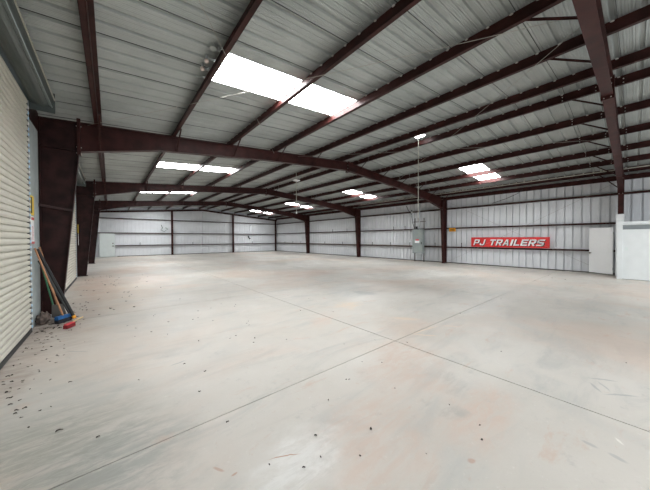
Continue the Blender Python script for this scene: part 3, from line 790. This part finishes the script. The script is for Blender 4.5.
pole((-.86, 7.46, .10), (-1.05, 7.46, 1.15), .013, M['green'], T)
a = MB(); a.beam((-.98, 7.42, .09), (-.72, 7.50, .09), .02, .03)
for k in range(9):
    q = Vector((-.98, 7.42, .08)).lerp(Vector((-.72, 7.50, .08)), k/8); a.tube(q, q+Vector((.01, -.02, -.075)), .005, 5)
a.build('rake_head', M['galv'], T)

# crumpled cloth by the jamb
import bmesh
from mathutils import noise as mn
bm = bmesh.new(); bmesh.ops.create_icosphere(bm, subdivisions=4, radius=1)
for v in bm.verts:
    d_ = v.co.normalized(); k = 1 + .35*mn.noise(d_*2.2) + .15*mn.noise(d_*6)
    v.co = Vector((d_.x*.09*k, d_.y*.12*k, d_.z*.12*k)); v.co.z = max(v.co.z, -.10)
me = bpy.data.meshes.new('rag_bundle'); bm.to_mesh(me); bm.free(); me.materials.append(M['rag'])
for p_ in me.polygons: p_.use_smooth = True
o = bpy.data.objects.new('rag_bundle', me); COL.objects.link(o); o.location = (-.985, 7.14, .101)
tag(o, 'crumpled dusty cloth bundle on floor behind the brooms', 'cloth bundle')

# ------------------------------------------------------------------ dead leaves and specks on the floor
def leaf_mesh(seed):
    rnd = random.Random(seed); mb = MB(); n_ = 7; top = []; bot = []
    for i in range(n_):
        t_ = i/(n_-1); wv = math.sin(math.pi*t_)*.30*(.7+.6*rnd.random()) + .04
        z = .10 + .22*abs(math.sin(2.5*t_+seed)); x = t_-.5
        top.append([(x, wv, z+.18*rnd.random()), (x, 0, z), (x, -wv, z+.18*rnd.random())])
    vs = [p for r in top for p in r] + [(p[0], p[1], p[2]-.06) for r in top for p in r]
    nt_ = n_*3; fs = []
    for i in range(n_-1):
        for j in range(2):
            q = (i*3+j, i*3+j+1, (i+1)*3+j+1, (i+1)*3+j); fs.append(q); fs.append(tuple(k+nt_ for k in reversed(q)))
        for j in (0, 2): fs.append((i*3+j, (i+1)*3+j, (i+1)*3+j+nt_, i*3+j+nt_))
    fs += [(0,1,1+nt_,nt_), (1,2,2+nt_,1+nt_)]; e = (n_-1)*3; fs += [(e,e+1,e+1+nt_,e+nt_), (e+1,e+2,e+2+nt_,e+1+nt_)]
    mb.add(vs, fs); return mb
def ground(px, py):
    d_ = 258*CAM_H/(py-238.0); lt = (px-325)/258.0*d_
    return (d_*math.sin(YAW)+lt*math.cos(YAW), d_*math.cos(YAW)-lt*math.sin(YAW))
protos = [leaf_mesh(s_).build('dead_leaf', M['leaf']) for s_ in range(4)]
used = set()
# (pixel x, pixel y of the spot as read off the photograph, length in metres)
SP = [(56,431,.05),(95,437,.03),(37,410,.025),(48,406,.02),(25,427,.02),(18,417,.025),(27,388,.02),(7,391,.025),(16,388,.02),
      (137,379,.02),(198,391,.03),(183,363,.03),(48,360,.02),(226,422,.028),(346,379,.02),(349,379,.02),(328,400,.022),(315,436,.028),
      (371,430,.035),(268,466,.024),(303,469,.026),(320,458,.018),(360,457,.02),(382,362,.018),(362,361,.016),(427,455,.012),
      (483,441,.025),(481,426,.018),(450,405,.018),(502,351,.022),(628,363,.02),(395,388,.015),(344,343,.015),(375,339,.015)]
rl = random.Random(3)
pts = [(*ground(px, py+1.2), L*.95) for px, py, L in SP]
for k in range(26): pts.append((rl.uniform(.2, 2.4), rl.uniform(3.2, 6.5), rl.uniform(.02, .032)))
for k in range(90):   # a drift along the left wall
    t_ = rl.random(); pts.append((-1.0 + abs(rl.gauss(0, .26)), 3.6 + 3.4*t_, rl.uniform(.015, .035)))
for k in range(45): pts.append((-1.0 + abs(rl.gauss(0, .35)), rl.uniform(6.3, 8.5), rl.uniform(.02, .05)))
for k in range(60): pts.append((-.75 + abs(rl.gauss(0, .9)), rl.uniform(7.5, 15), rl.uniform(.03, .06)))
for k in range(18): pts.append((rl.uniform(3, 13), rl.uniform(1, 9), rl.uniform(.015, .03)))
for k in range(12): pts.append((rl.uniform(13, 16), rl.uniform(1.5, 9), rl.uniform(.02, .045)))
def where_is(x, y):
    if x > 12.5: return 'near the foot of the right wall'
    if y > 11.5: return 'far back beside the third frame column'
    if y > 8.6 and x < 3: return 'in front of the second shutter'
    if y > 6.2 and x < .1: return 'among the leaning brooms'
    if x < -.45 and y > 4.9: return 'in the drift along far half of first shutter'
    if x < -.1 and y < 5.2: return 'in the drift along near half of first shutter'
    if x > 6.5: return 'on bare floor in front of the red sign'
    if y < 2.38 and x < 1.2: return 'in the near left foreground before the long joint'
    if y < 2.38 and x < 3.4: return 'in the near centre foreground before the long joint'
    if y < 2.38: return 'in the right foreground past the joint crossing'
    if x > 3.4: return 'beyond the crossing of the floor joints'
    if y < 4.2: return 'just behind the long floor joint'
    if x > 1.4: return 'on open floor left of the receding joint'
    return 'on open floor to the right of the brooms'
for i, (x, y, L) in enumerate(pts):
    if x < -1.0: x = -1.0
    src = protos[i % 4]
    o = src if (i % 4) not in used else src.copy()
    if (i % 4) in used: COL.objects.link(o)
    used.add(i % 4)
    o.location = (x, y, -.02*L); o.scale = (L, L*rl.uniform(.6, 1.1), L); o.rotation_euler = (0, 0, rl.uniform(0, 6.28))
    where = where_is(x, y); tag(o, 'small dark dead leaf ' + where, 'leaf', 'dead leaves ' + where)
